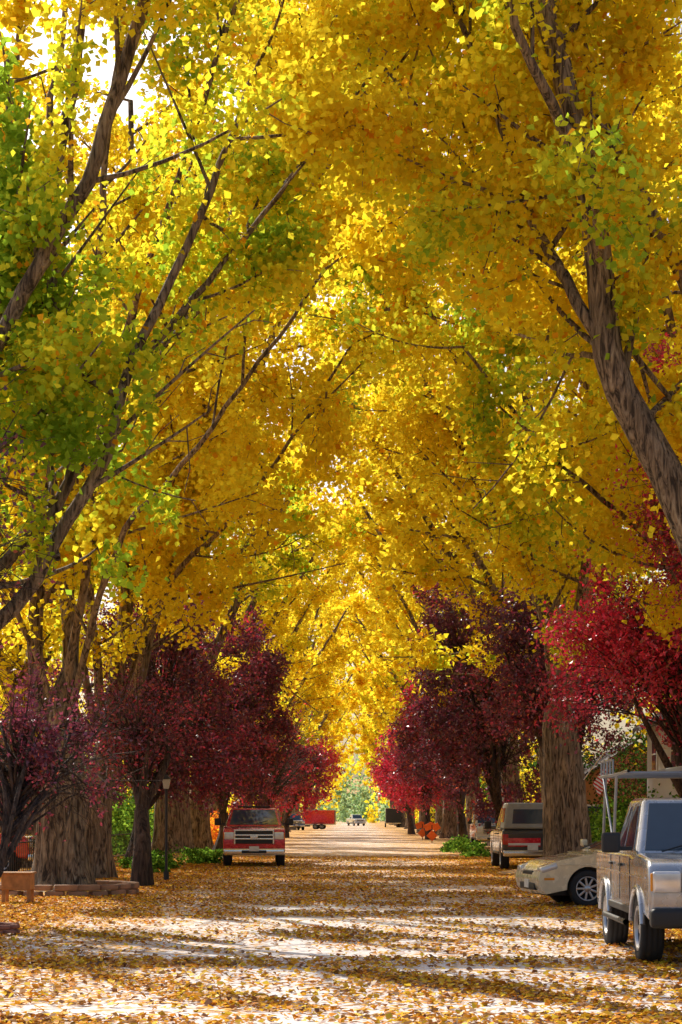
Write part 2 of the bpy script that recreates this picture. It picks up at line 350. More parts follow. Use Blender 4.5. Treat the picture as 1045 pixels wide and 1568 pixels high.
place(P, plum('pl4', (-5.4, 118, 0), (-4.9, 118, 5.6), 2.9, 5, 3.4, 18000, .2, 45, .5, tr=.25))
place(P, plum('pl5', (-5.2, 150, 0), (-4.4, 150, 5.3), 2.9, 5, 3.0, 12000, .25, 46, .6, tr=.25))
place(P, plum('pl6', (7.8, 45, 0), (7.6, 44, 5.4), 3.2, 2.6, 2.0, 32000, .11, 47, .75, tr=.2))
place(P, plum('pl7', (8.6, 38.5, 0), (7.3, 38, 8.0), 1.7, 2.0, 3.3, 20000, .1, 48, .55, tr=.16, trunk_h=3))
place(P, plum('pl8', (7.6, 68, 0), (7.2, 68, 7.2), 3.2, 3.0, 3.6, 30000, .14, 49, -.05, tr=.25))
place(P, plum('pl9', (6.4, 84, 0), (6.0, 84, 7.8), 3.3, 3.5, 4.9, 32000, .17, 50, -.1, tr=.25))
place(P, plum('pl10', (6.0, 104, 0), (5.2, 104, 6.2), 2.6, 4, 3.4, 18000, .19, 51, .1, tr=.25))
place(P, plum('pl11', (5.6, 140, 0), (4.8, 140, 5.4), 2.8, 5, 2.8, 12000, .23, 52, .6, tr=.25))
place(P, plum('pl12', (5.4, 180, 0), (4.7, 180, 5.2), 2.9, 6, 2.9, 8000, .3, 53, .7, tr=.25))
place(P, plum('pl13', (-8.6, 29, 0), (-6.3, 29, 5.6), 1.3, 1.5, 2.8, 6000, .09, 54, .0, tr=.12))

# ------------------------------------------------------------ foliage masses (hedges, yards, distant trees)
def mass(name, blobs, n, ls, cols, seed, up=.35):
    rng = np.random.default_rng(seed); C = []; CC = []
    vol = np.array([b[3]*b[4]*b[5] for b in blobs])**.7; vol = vol/vol.sum()
    for b, v in zip(blobs, vol):
        m = int(n*v); nc = max(12, m//45)
        cl = unit(rng.normal(size=(nc, 3)))*rng.uniform(.3, 1, nc)[:, None]**.5
        p = cl[rng.integers(0, nc, m)]+rng.normal(size=(m, 3))*.13
        p = p*(1+.18*nz(p, 3, seed))[:, None]
        q = np.array(b[:3])+p*np.array(b[3:6]); q[:, 2] = np.abs(q[:, 2])
        C.append(q); c = cols[b[6]]; CC.append(np.array(c)[rng.integers(0, len(c), m)]*rng.uniform(.7, 1.2, m)[:, None])
    C = np.vstack(C); CC = np.minimum(np.vstack(CC), .96); k = keep_leaf(C, rng); C = C[k]; CC = CC[k]
    o = bpy.data.objects.new(name, leaf_mesh(name, C, ls*rng.uniform(.7, 1.3, len(C)), CC, M_leaf, rng, bias=SUNV*.5)); link(o); return o
GC = [(.05, .12, .02), (.12, .25, .03), (.22, .38, .05)]; YC = [(.93, .72, .04), (.88, .76, .05), (.96, .78, .06)]; DC = [(.03, .07, .02), (.05, .1, .02), (.1, .03, .03)]
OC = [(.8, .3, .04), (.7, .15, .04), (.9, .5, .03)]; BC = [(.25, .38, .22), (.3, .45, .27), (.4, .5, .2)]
rb = np.random.default_rng(7)
bl = []
for y in range(66, 130, 6):
    bl.append((-11.5+rb.uniform(-1, 1), y, .9, 1.8, 3.4, 1.6+rb.uniform(0, .8), 0)); bl.append((-15+rb.uniform(-1, 1), y+2, 3, 2.5, 3.4, 3.2+rb.uniform(-1, 1), 2))
mass('garden_hedge', bl, 46000, .14, [GC, YC, DC, OC], 61)
bl = []
for y in range(66, 140, 7):
    bl.append((11+rb.uniform(-1, 1), y, .8, 1.6, 3.4, 1.5+rb.uniform(0, .6), 0))
    if y > 85: bl.append((14+rb.uniform(-1, 1), y+2, 3, 2.5, 3.4, 3.2+rb.uniform(-1, 1), 2))
mass('garden_hedge', bl, 30000, .14, [GC, YC, DC, OC], 62)
mass('garden_shrub', [(-5.2, 68.5, .15, .9, 1.6, .45, 0), (-6.2, 61, .15, 1.0, 1.2, .5, 0), (-5.8, 57, .1, .5, .6, .35, 0)], 5000, .09, [GC], 63)
mass('garden_shrub', [(4.9, 92, .1, .7, 4, .5, 0), (5.1, 80, .1, .6, 2, .4, 0)], 4000, .1, [GC], 64)
mass('garden_shrub', [(-6.6, 100, .6, 1.4, 5, 1.3, 0)], 6000, .13, [OC], 65)
bl = []
for i in range(26):
    y = 130+i*11
    for s in (-1, 1): bl.append((s*(13+rb.uniform(0, 4)), y, 3, 4, 7, 5+rb.uniform(-1, 2), int(rb.integers(0, 3)) if rb.random() < .6 else 1))
mass('distant_trees', bl, 40000, .45, [GC, YC, DC, OC], 66)
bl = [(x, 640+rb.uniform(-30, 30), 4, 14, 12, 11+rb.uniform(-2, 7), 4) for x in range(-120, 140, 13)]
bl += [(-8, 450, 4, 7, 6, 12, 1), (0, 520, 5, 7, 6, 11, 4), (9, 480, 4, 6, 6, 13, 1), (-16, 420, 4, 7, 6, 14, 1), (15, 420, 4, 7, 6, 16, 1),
       (-4.5, 430, 13, 4, 5, 4.5, 1), (4.5, 430, 13.5, 4, 5, 4.5, 1), (0, 440, 16, 4, 5, 4, 1)]
mass('distant_trees', bl, 44000, .9, [GC, YC, DC, OC, BC], 67)
bl = [(-22, 60, 5, 4, 5, 5, 1), (-24, 82, 6, 5, 6, 6, 1), (-21, 105, 5, 4, 6, 6, 0), (24, 62, 5, 4, 5, 5, 1), (25, 100, 6, 5, 6, 7, 1), (22, 120, 5, 4, 5, 6, 0),
      (-14, 76, 8, 3.5, 5, 4.5, 1), (-17, 95, 8, 4.5, 5, 6, 1), (14.5, 60, 9, 3, 5, 4, 0), (15, 88, 10, 4, 5, 6, 1), (-12.8, 63, 6, 2.5, 3, 3.2, 1)]
mass('yard_trees', bl, 66000, .24, [GC, YC, DC], 68)

# ------------------------------------------------------------ ground, road
def ground_mat(name, base1, base2, cover, xfall, far=0.0):
    m, nt, p = mat(name); L = nt.links.new
    tc = N(nt, 'ShaderNodeTexCoord')
    v = N(nt, 'ShaderNodeTexVoronoi'); v.inputs['Scale'].default_value = 12; L(tc.outputs['Object'], v.inputs['Vector'])
    v2 = N(nt, 'ShaderNodeTexVoronoi'); v2.inputs['Scale'].default_value = 70; L(tc.outputs['Object'], v2.inputs['Vector'])
    n1 = N(nt, 'ShaderNodeTexNoise'); n1.inputs['Scale'].default_value = .55; n1.inputs['Detail'].default_value = 5; L(tc.outputs['Object'], n1.inputs['Vector'])
    n2 = N(nt, 'ShaderNodeTexNoise'); n2.inputs['Scale'].default_value = 5; n2.inputs['Detail'].default_value = 6; L(tc.outputs['Object'], n2.inputs['Vector'])
    sx = N(nt, 'ShaderNodeSeparateXYZ'); L(tc.outputs['Object'], sx.inputs[0])
    ab = N(nt, 'ShaderNodeMath', operation='ABSOLUTE'); L(sx.outputs[0], ab.inputs[0])
    mr = N(nt, 'ShaderNodeMapRange'); mr.inputs[1].default_value = 1.5; mr.inputs[2].default_value = 5; mr.inputs[3].default_value = 0; mr.inputs[4].default_value = xfall
    L(ab.outputs[0], mr.inputs[0])
    fy = N(nt, 'ShaderNodeMapRange'); fy.inputs[1].default_value = 32; fy.inputs[2].default_value = 60; fy.inputs[3].default_value = 0; fy.inputs[4].default_value = far; L(sx.outputs[1], fy.inputs[0])
    c0 = N(nt, 'ShaderNodeMapRange'); c0.inputs[1].default_value = .3; c0.inputs[2].default_value = .7; c0.inputs[3].default_value = cover-.25; c0.inputs[4].default_value = cover+.25; L(n1.outputs[0], c0.inputs[0])
    c1 = N(nt, 'ShaderNodeMath', operation='ADD'); L(c0.outputs[0], c1.inputs[0]); L(mr.outputs[0], c1.inputs[1])
    c2 = N(nt, 'ShaderNodeMath', operation='ADD'); L(c1.outputs[0], c2.inputs[0]); L(fy.outputs[0], c2.inputs[1])
    s2 = N(nt, 'ShaderNodeSeparateColor'); L(v.outputs['Color'], s2.inputs[0])
    lt = N(nt, 'ShaderNodeMath', operation='LESS_THAN'); L(s2.outputs[0], lt.inputs[0]); L(c2.outputs[0], lt.inputs[1])
    r = N(nt, 'ShaderNodeValToRGB'); e = r.color_ramp.elements
    e[0].color = (.2, .08, .03, 1); e[1].color = (.88, .5, .05, 1)
    for po, co in ((.25, (.38, .18, .07, 1)), (.45, (.6, .27, .05, 1)), (.7, (.76, .38, .05, 1))): k = e.new(po); k.color = co
    L(s2.outputs[1], r.inputs[0])
    bs = N(nt, 'ShaderNodeMixRGB'); bs.inputs[1].default_value = (*base1, 1); bs.inputs[2].default_value = (*base2, 1); L(n2.outputs[0], bs.inputs[0])
    s3 = N(nt, 'ShaderNodeSeparateColor'); L(v2.outputs['Color'], s3.inputs[0])
    mr3 = N(nt, 'ShaderNodeMapRange'); mr3.inputs[3].default_value = .8; mr3.inputs[4].default_value = 1.1; L(s3.outputs[0], mr3.inputs[0])
    gr = N(nt, 'ShaderNodeVectorMath', operation='SCALE'); L(bs.outputs[0], gr.inputs[0]); L(mr3.outputs[0], gr.inputs['Scale'])
    mx = N(nt, 'ShaderNodeMixRGB'); L(lt.outputs[0], mx.inputs[0]); L(gr.outputs[0], mx.inputs[1]); L(r.outputs[0], mx.inputs[2])
    L(mx.outputs[0], p.inputs['Base Color']); p.inputs['Roughness'].default_value = .9
    b = N(nt, 'ShaderNodeBump'); b.inputs['Strength'].default_value = .6; b.inputs['Distance'].default_value = .02
    L(s2.outputs[2], b.inputs['Height']); L(b.outputs[0], p.inputs['Normal'])
    return m
def sheet(name, x0, x1, y0, y1, z, m, nx=1, ny=1, fn=None):
    xs = np.linspace(x0, x1, nx+1); ys = np.linspace(y0, y1, ny+1); X, Y = np.meshgrid(xs, ys); Z = np.full(X.shape, z) if fn is None else z+fn(X, Y)
    V = np.stack([X, Y, Z], -1).reshape(-1, 3); i = np.arange(ny)[:, None]*(nx+1)+np.arange(nx)[None]
    F = np.stack([i, i+1, i+nx+2, i+nx+1], -1).reshape(-1, 4)
    o = bpy.data.objects.new(name, mesh_np(name, V, F, [m], smooth=True)); link(o); return o
def hill(X, Y): return np.clip((Y-620)/900, 0, 1)**1.3*26*(1+.25*np.sin(X/90+1))
G = ground_mat('leafy_ground', (.24, .17, .1), (.36, .27, .15), .62, .25)
sheet('ground', -900, 900, -60, 1600, 0, G, 60, 60, hill)
Rm = ground_mat('leaf_strewn_road', (.70, .63, .60), (.86, .79, .75), .2, .5, .3)
sheet('road', -4.9, 4.9, -40, 600, .004, Rm)
Fm = ground_mat('field_grass', (.5, .5, .2), (.4, .48, .16), .08, .0)
sheet('field', -60, 60, 605, 1100, .05, Fm, 12, 30, hill)

# fallen leaves lying on road and verge
rng = np.random.default_rng(77); n = 300000
y = 14+66*rng.random(n)**1.6; x = rng.uniform(-1, 1, n)*np.clip(y*.22+1.5, 5, 10)
Pp = np.stack([x, y], 1); dens = .34+.3*nz(Pp, .9, 5)+.22*nz(Pp, 3, 6)+np.clip((np.abs(x+.1)-2.8)/2.6, 0, 1)*.6
dens = np.where(sunlit(x, y) & (np.abs(x+.5) < 4.2), dens*.36, dens+.16)  # leaf cover thinned inside sun patches so lit streaks look brighter, denser in shade
k = rng.random(n) < dens; x = x[k]; y = y[k]; n = len(x)
C = np.stack([x, y, .012+.025*rng.random(n)], 1)
LC = np.array([(.86, .44, .03), (.92, .6, .04), (.78, .3, .03), (.48, .22, .06), (.27, .12, .06), (.5, .3, .16)])
col = LC[rng.choice(6, n, p=[.25, .19, .22, .15, .1, .09])]*rng.uniform(.7, 1.1, n)[:, None]
col = np.minimum(col, .95)
link(bpy.data.objects.new('fallen_leaves', leaf_mesh('fallen_leaves', C, rng.uniform(.045, .09, n), col, M_litter, rng, flat=True)))

# ------------------------------------------------------------ hard-surface helpers
def obj(name, V, F, m, parent=None, bevel=0, seg=2, smooth=False, ms=None):
    me = bpy.data.meshes.new(name); me.from_pydata([tuple(v) for v in V], [], F); me.materials.append(m)
    if smooth: me.polygons.foreach_set('use_smooth', [True]*len(me.polygons))
    me.update(); o = bpy.data.objects.new(name, me); link(o, parent)
    if bevel:
        b = o.modifiers.new('bevel', 'BEVEL'); b.width = bevel; b.segments = seg; b.limit_method = 'ANGLE'; b.angle_limit = rad(35); b.harden_normals = False
        me.polygons.foreach_set('use_smooth', [True]*len(me.polygons))
        wn = o.modifiers.new('wn', 'WEIGHTED_NORMAL')
    return o
BF = [(0, 3, 2, 1), (4, 5, 6, 7), (0, 1, 5, 4), (1, 2, 6, 5), (2, 3, 7, 6), (3, 0, 4, 7)]
def box(name, c, s, m, parent=None, bevel=0.01, rz=0):
    V = [(sx*s[0]/2, sy*s[1]/2, sz*s[2]/2) for sz in (-1, 1) for sx, sy in ((-1, -1), (1, -1), (1, 1), (-1, 1))]
    o = obj(name, V, BF, m, parent, bevel); o.location = c; o.rotation_euler = (0, 0, rz); return o
def frus(name, bot, top, m, parent=None, bevel=.05):
    V = []
    for (x0, x1, h, z) in (bot, top):
        V += [(x0, -h, z), (x1, -h, z), (x1, h, z), (x0, h, z)]
    return obj(name, V, BF, m, parent, bevel, 3)
def tube(name, P_, r, m, parent=None, k=8):
    t = Tubes(); P_ = np.array(P_, float); t.add(P_, [r]*len(P_), k); o = bpy.data.objects.new(name, t.mesh(name, m)); return link(o, parent)
def lathe(name, prof, m, parent, k=36):
    V = []; F = []; n = len(prof)
    for i in range(k):
        a = 2*math.pi*i/k
        for r, yy in prof: V.append((r*math.cos(a), yy, r*math.sin(a)))
    for i in range(k):
        j = (i+1) % k
        for q in range(n-1): F.append((i*n+q, j*n+q, j*n+q+1, i*n+q+1))
    return obj(name, V, F, m, parent, smooth=True)
def panel(name, q, m, parent, u=(0, 1), v=(0, 1), off=.012, thick=.006):
    q = [Vector(a) for a in q]
    f = lambda a, b: (q[0]*(1-a)+q[1]*a)*(1-b)+(q[3]*(1-a)+q[2]*a)*b
    nrm = (q[1]-q[0]).cross(q[3]-q[0]).normalized()
    c = [f(u[0], v[0]), f(u[1], v[0]), f(u[1], v[1]), f(u[0], v[1])]
    V = [a+nrm*(off-.03) for a in c]+[a+nrm*off for a in c]
    return obj(name, V, BF, m, parent, .006, 1)

M_glass = simple('car_glass', (.035, .06, .09), .04, 0, 1, .05)
M_rub = simple('tire_rubber', (.022, .022, .024), .8)
M_blk = simple('black_plastic', (.02, .02, .022), .5)
M_chr = simple('chrome', (.75, .75, .77), .15, 1, 0, .05)
M_rim = simple('alloy_wheel', (.5, .5, .52), .3, .8)
M_lamp = simple('headlight', (.75, .77, .8), .08, .3, 1)
M_tail = simple('tail_lamp', (.5, .02, .02), .15, 0, 1)
M_plate = simple('number_plate', (.7, .7, .66), .4)
M_amb = simple('amber_lamp', (.8, .3, .02), .2)

def wheel(parent, x, y, r, w, side, spokes=6):
    e = bpy.data.objects.new('wheel', None); link(e, parent); e.location = (x, y, r); e.scale = (1, side, 1)
    h = w/2
    lathe('tire', [(r*.62, -h), (r*.9, -h), (r*.97, -h*.86), (r, -h*.6), (r*.985, -h*.55), (r*.985, -h*.4), (r, -h*.35), (r, -.02), (r*.985, -.01), (r*.985, .01), (r, .02), (r, h*.35), (r*.985, h*.4), (r*.985, h*.55), (r, h*.6), (r*.97, h*.86), (r*.9, h), (r*.8, h*1.03), (r*.66, h*.97), (r*.62, h*.8)], M_rub, e)
    lathe('rim', [(r*.63, -h*.9), (r*.6, 0), (r*.6, h*.55), (r*.66, h*.93), (r*.63, h*.97), (r*.57, h*.6), (r*.55, h*.1), (.001, h*.08)], M_blk, e)
    lathe('rim_lip', [(r*.665, h*.9), (r*.65, h*1.0), (r*.6, h*.95), (r*.58, h*.6)], M_rim, e)
    lathe('hub', [(r*.2, h*.3), (r*.2, h*.7), (r*.14, h*.82), (.001, h*.84)], M_rim, e, 16)
    for i in range(spokes):
        a = 2*math.pi*i/spokes; s = box('spoke', (math.cos(a)*r*.36, h*.55, math.sin(a)*r*.36), (r*.5, h*.35, r*.13), M_rim, e, .01); s.rotation_euler = (0, -a, 0)
    return e
ARCZ = .38
def arch(cx, r, z0, n=12):
    a0 = math.asin(min(.95, (z0-r*.0-ARCZ)/r)) if (z0-ARCZ) < r else 0
    return [(cx+r*math.cos(a), ARCZ+r*math.sin(a)) for a in np.linspace(a0, math.pi-a0, n)]
def extrude_profile(name, prof, hw, m, parent, bevel=.05):
    n = len(prof); V = [(a, -hw, b) for a, b in prof]+[(a, hw, b) for a, b in prof]
    F = [tuple(range(n)), tuple(range(2*n-1, n-1, -1))]+[(i, i+n, (i+1) % n+n, (i+1) % n) for i in range(n)]
    return obj(name, V, F, m, parent, bevel, 3)

def vehicle(name, paint, loc, heading, L=5.6, W=1.98, kind='pickup', sill=.5, belt=1.25, roof=1.93, wr=.4, hood=1.18, cabx=(1.0, -1.0), wb=(1.85, -1.75), cap=None, rack=False, flare=None, bumper=None, grille='bars', ahead=.65, low=None):
    global ARCZ
    ARCZ = wr
    e = bpy.data.objects.new(name, None); link(e); e.location = loc; e.rotation_euler = (0, 0, heading)
    hl = L/2; hw = W/2; fx, rx = wb; ar = wr*1.18
    front = [(hl-.06, sill-.04), (hl, sill+.12), (hl-.01, hood-.22), (hl-.08, hood-.08), (hl-.22, hood-.01)]
    top = [(hl-1.0, hood+.04), (cabx[0]+.1, belt-.03), (cabx[0]-.1, belt), (rx, belt), (-hl+.08, belt-(0 if kind == 'pickup' else .03)), (-hl, belt-.08)]
    if kind == 'sedan':
        front = [(hl-.14, sill-.08), (hl-.03, sill+.04), (hl, sill+.18), (hl-.02, sill+.3), (hl-.1, hood-.2), (hl-.25, hood-.11), (hl-.45, hood-.05)]
        top = [(hl-.75, hood), (hl-1.05, hood+.05), (cabx[0]+.2, belt-.03), (cabx[0]-.1, belt), (0, belt+.01), (rx, belt+.03), (-hl+.25, belt), (-hl+.03, belt-.12), (-hl, belt-.3)]
    bot = [(-hl+.03, sill)]+arch(rx, ar, sill)[::-1]+arch(fx, ar, sill)[::-1]
    prof = bot+front+top
    extrude_profile('body', prof, hw, paint, e, .06)
    box('chassis', (0, 0, sill+.08), (L-.5, W-.55, .4), M_blk, e, .02)
    box('engine_bay', ((fx+hl)/2-.35, 0, sill+.2), (hl-fx+.3, W-.5, .4), M_blk, e, .02)
    bz = belt-.03; ih = hw-.06; th = hw-.24
    x1, x0 = cabx; rl = .12 if kind == 'pickup' else .3
    b_ = (x0, x1, ih, bz); t_ = (x0+rl, x1-ahead, th, roof)
    if kind == 'sedan': b_ = (x0-.35, x1, ih, bz); t_ = (x0+.5, x1-ahead-.15, th, roof)
    frus('cab', b_, t_, paint, e, .07)
    B = lambda i, s: ((b_[i], s*b_[2], b_[3])); Tt = lambda i, s: ((t_[i], s*t_[2], t_[3]))
    panel('windshield', (B(1, -1), B(1, 1), Tt(1, 1), Tt(1, -1)), M_glass, e, (.06, .94), (.1, .9))
    panel('rear_window', (B(0, 1), B(0, -1), Tt(0, -1), Tt(0, 1)), M_glass, e, (.1, .9), (.15, .88))
    for s in (1, -1):
        q = (B(1, s), B(0, s), Tt(0, s), Tt(1, s)) if s > 0 else (B(0, s), B(1, s), Tt(1, s), Tt(0, s))
        ua = ((.09, .5), (.54, .92)); ua = ua if s > 0 else tuple((1-b, 1-a) for a, b in ua)
        panel('front_side_window' , q, M_glass, e, ua[0], (.1, .86)); panel('rear_side_window', q, M_glass, e, ua[1], (.1, .86))
        for xx in (x1-.05, (x0+x1)/2, x0+.08): box('door_seam', (xx, s*(hw+.001), (sill+belt)/2+.03), (.014, .008, belt-sill-.16), M_blk, e, 0)
        box('body_crease', (0, s*(hw+.004), belt-.24), (L-.5, .012, .022), paint, e, .004)
        for xx in ((x0+x1)/2+.16, x0+.2): box('door_handle', (xx, s*(hw+.018), belt-.14), (.18, .035, .035), M_blk, e, .01)
        box('sill_trim', (0, s*(hw-.02), sill+.02), ((fx-rx)-2*ar-.04, .08, .09), M_blk, e, .02)
        mm = paint if kind == 'sedan' else M_blk
        box('mirror_arm', (x1-.22, s*(hw+.05), belt+.06), (.07, .2, .05), M_blk, e, .01)
        box('mirror', (x1-.2, s*(hw+.2), belt+.13), (.12, .22 if kind != 'sedan' else .16, .24 if kind != 'sedan' else .14), mm, e, .035)
        for xx in (fx, rx):
            wheel(e, xx, s*(hw-.13), wr, .26 if kind == 'pickup' else .2, s, 6 if kind == 'pickup' else 9)
            if flare is not None:
                t = Tubes(); pts = [(xx+ar*math.cos(a), s*(hw+.005), wr+ar*math.sin(a)) for a in np.linspace(.15, math.pi-.15, 16)]
                t.add(np.array(pts), [.035]*16, 8); link(bpy.data.objects.new('fender_flare', t.mesh('flare', flare)), e)
        if kind == 'pickup':
            box('headlight', (hl-.03, s*(hw-.2), hood-.26), (.1, .32, .24), M_lamp, e, .03)
            box('turn_lamp', (hl-.05, s*(hw-.05), hood-.26), (.1, .06, .2), M_amb, e, .015)
            box('fog_lamp', (hl+.08, s*(hw-.35), sill+.0), (.05, .16, .1), M_lamp, e, .02)
        else:
            h_ = box('headlight', (hl-.2, s*(hw-.13), hood-.2), (.34, .3, .13), M_lamp, e, .05); h_.rotation_euler = (0, .3, 0)
            box('turn_lamp', (hl-.2, s*(hw-.012), sill+.2), (.2, .03, .05), M_amb, e, .01)
        box('tail_lamp', (-hl+.02, s*(hw-.1), belt-.3), (.1, .18, .32), M_tail, e, .02)
    bm = bumper or M_chr
    if kind == 'pickup':
        box('front_bumper', (hl+.02, 0, sill+.0), (.18, W-.02, .22), bm, e, .05)
        box('lower_intake', (hl+.1, 0, sill+.0), (.04, .8, .1), M_blk, e, .01)
        gh = .44 if grille == 'modern' else .32
        gc = hood-.08-gh/2
        box('grille', (hl-.0, 0, gc), (.07, W-.72, gh), M_blk, e, .02)
        if grille == 'modern':
            for zz in (gc+.06, gc-.06): box('grille_bar', (hl+.04, 0, zz), (.04, W-.74, .055), M_chr, e, .012)
        else:
            for k_ in range(4): box('grille_bar', (hl+.035, 0, gc-.12+k_*.08), (.03, W-.76, .03), M_chr, e, .008)
        for s in (-1, 1): box('grille_frame', (hl+.03, s*(hw-.38), gc), (.04, .05, gh+.02), M_chr, e, .01)
        box('grille_frame_top', (hl+.02, 0, hood-.08), (.06, W-.72, .05), M_chr, e, .01)
        box('badge', (hl+.065, 0, gc), (.02, .24, .1), M_chr, e, .01)
        box('rear_bumper', (-hl-.05, 0, sill+.02), (.16, W-.05, .2), bm, e, .04)
        box('bed_cover', ((-hl+x0)/2, 0, belt+.012), (abs(-hl-x0)-.12, W-.18, .03), M_blk, e, .01)
        box('tailgate_seam', (-hl-.004, 0, belt-.3), (.01, W-.42, .012), M_blk, e, 0)
    else:
        box('lower_grille', (hl-.05, 0, sill+.06), (.1, W-.7, .14), M_blk, e, .03)
        box('grille', (hl-.05, 0, sill+.3), (.08, .7, .08), M_blk, e, .02)
    box('front_plate', (hl+(.12 if kind == 'pickup' else .0), 0, sill+.1), (.02, .32, .16), M_plate, e, .005)
    box('rear_plate', (-hl-(.14 if kind == 'pickup' else .01), 0, sill+.2), (.02, .32, .16), M_plate, e, .005)
    for s in (-1, 1):
        wip = tube('wiper', [(x1+.0, s*.25-.3, belt+.03), (x1-.16, s*.25+.22, belt+.17)], .01, M_blk, e, 5)
    if cap is not None:
        frus('camper_shell', (-hl+.02, x0-.02, hw-.05, belt+.02), (-hl+.14, x0-.06, hw-.16, roof+.02), cap, e, .06)
        for s in (-1, 1): 
            q = ((-hl+.02, s*(hw-.05), belt+.02), (x0-.02, s*(hw-.05), belt+.02), (x0-.06, s*(hw-.16), roof+.02), (-hl+.14, s*(hw-.16), roof+.02))
            if s > 0: q = (q[1], q[0], q[3], q[2])
            panel('shell_side_window', q, M_glass, e, (.12, .88), (.25, .8))
        q = ((-hl+.02, hw-.05, belt+.02), (-hl+.02, -hw+.05, belt+.02), (-hl+.14, -hw+.16, roof+.02), (-hl+.14, hw-.16, roof+.02))
        panel('shell_rear_window', q, M_glass, e, (.14, .86), (.2, .75))
    if rack:
        zt = roof+.3
        for s in (-1, 1):
            yy = s*(hw-.06)
            for xx in (-hl+.25, x0-.15): tube('rack_post', [(xx, yy, belt-.02), (xx+.08, yy-s*.03, zt)], .02, M_rack, e)
            tube('rack_rail', [(-hl+.0, yy, zt), (x0, yy, zt), (x1-.6, yy, zt+.02)], .02, M_rack, e)
            tube('rack_rail_upper', [(-hl+.1, yy, zt+.2), (x0-.2, yy, zt+.2)], .016, M_rack, e)
            for xx in np.linspace(-hl+.1, x0-.2, 5): tube('rack_upright', [(xx, yy, zt), (xx, yy, zt+.2)], .014, M_rack, e)
            tube('rack_brace', [(-hl+.3, yy, zt-.02), (x0-.2, yy, belt+.15)], .015, M_rack, e)
        for xx in (-hl+.1, x0-.2, x0+.5, x1-.7): tube('rack_crossbar', [(xx, -hw+.06, zt), (xx, hw-.06, zt)], .018, M_rack, e)
        for yy in (-.1, .28): box('ladder_rail', (-.5, yy, zt+.07), (3.6, .03, .06), M_rack, e, .01)
        for xx in np.linspace(-2.2, 1.2, 12): tube('ladder_rung', [(xx, -.1, zt+.07), (xx, .28, zt+.07)], .014, M_rack, e)
        for s in (-1, 1): tube('side_step', [(1.0, s*(hw+.06), sill-.12), (-1.0, s*(hw+.06), sill-.12)], .035, M_blk, e)
    return e
M_rack = simple('galvanised_rack', (.3, .32, .35), .35, .7)
P_red = simple('red_car_paint', (.62, .012, .03), .25, .1, 1)
P_sil = simple('silver_car_paint', (.5, .52, .56), .25, .55, 1)
P_bei = simple('champagne_car_paint', (.76, .67, .47), .25, .1, 1)
P_whi = simple('white_car_paint', (.7, .7, .68), .3, 0, 1)
P_blu = simple('blue_car_paint', (.05, .1, .25), .3, .1, 1)
P_gry = simple('grey_fibreglass', (.3, .3, .27), .4)
P_dgr = simple('dark_grey_car_paint', (.05, .05, .055), .3, .1, 1)
P_org = simple('orange_red_car_paint', (.75, .05, .02), .25, .1, 1)

v = vehicle('red_pickup_truck', P_red, (-3.35, 66.6, 0), rad(-87), L=5.7, W=2.02, roof=1.93, hood=1.28, belt=1.34, grille='modern', ahead=.85, cabx=(1.15, -1.1))
box('roof_light_bar', (.15, 0, 1.975), (.12, 1.1, .06), M_blk, v, .02)
vehicle('silver_pickup_truck', P_sil, (4.16, 23.75, 0), rad(-90.5), L=4.95, W=1.84, roof=1.88, belt=1.22, hood=1.2, sill=.55, wr=.39, cabx=(.95, -.95), wb=(1.55, -1.45), rack=True, flare=P_sil, bumper=M_blk, ahead=.7)
vehicle('beige_sedan', P_bei, (5.55, 36.7, 0), rad(180+9), L=4.7, W=1.78, kind='sedan', sill=.32, belt=1.02, hood=.92, roof=1.46, wr=.34, cabx=(1.15, -1.35), wb=(1.42, -1.32), ahead=.85)
v = vehicle('dark_utility_truck', P_dgr, (5.5, 62.5, 0), rad(90), L=5.2, W=1.85, cap=P_gry, bumper=M_chr, roof=2.05)
box('red_tailgate_panel', (-2.615, .25, .86), (.02, 1.0, .26), P_red, v, .005); box('white_tailgate_stripe', (-2.63, .25, .8), (.02, .98, .07), P_whi, v, .005)
vehicle('white_pickup_truck', P_whi, (7.3, 103, 0), rad(-90), L=5.2, W=1.95, cap=P_whi, roof=2.05)
vehicle('red_pickup_truck', P_org, (-11.7, 55.5, 0), rad(2), L=5.3, W=1.9, cap=P_org, roof=1.85, hood=1.15, belt=1.2)
vehicle('blue_pickup_truck', P_blu, (-7.0, 232, 0), rad(-80), L=5.4, W=2)
vehicle('white_pickup_truck', P_whi, (.6, 335, 0), rad(-75), L=5.4, W=2)

def trailer(name, paint, loc, heading, L=4.2, W=2.2, H=2.1):
    e = bpy.data.objects.new(name, None); link(e); e.location = loc; e.rotation_euler = (0, 0, heading)
    box('cargo_box', (0, 0, .55+H/2), (L, W, H), paint, e, .06)
    box('lower_trim', (0, 0, .62), (L+.02, W+.02, .12), M_chr, e, .01)
    box('roof_trim', (0, 0, .55+H-.03), (L+.02, W+.02, .06), M_chr, e, .01)
    box('side_door', (L*.25, -W/2-.005, .55+H*.46), (.8, .02, H*.78), paint, e, .005)
    tube('drawbar', [(L/2, -.5, .55), (L/2+1.2, 0, .5)], .05, M_blk, e); tube('drawbar', [(L/2, .5, .55), (L/2+1.2, 0, .5)], .05, M_blk, e)
    for s in (-1, 1):
        for xx in (-.4, .4): wheel(e, xx, s*(W/2+.02), .34, .2, s)
        box('fender', (0, s*(W/2+.06), .78), (1.7, .22, .05), M_blk, e, .02)
    return e
trailer('red_cargo_trailer', P_red, (-4.2, 248, 0), rad(175), 4.0, 2.2, 1.9)
trailer('black_cargo_trailer', M_blk, (6.0, 290, 0), rad(90), 4.5, 2.2, 2.3)

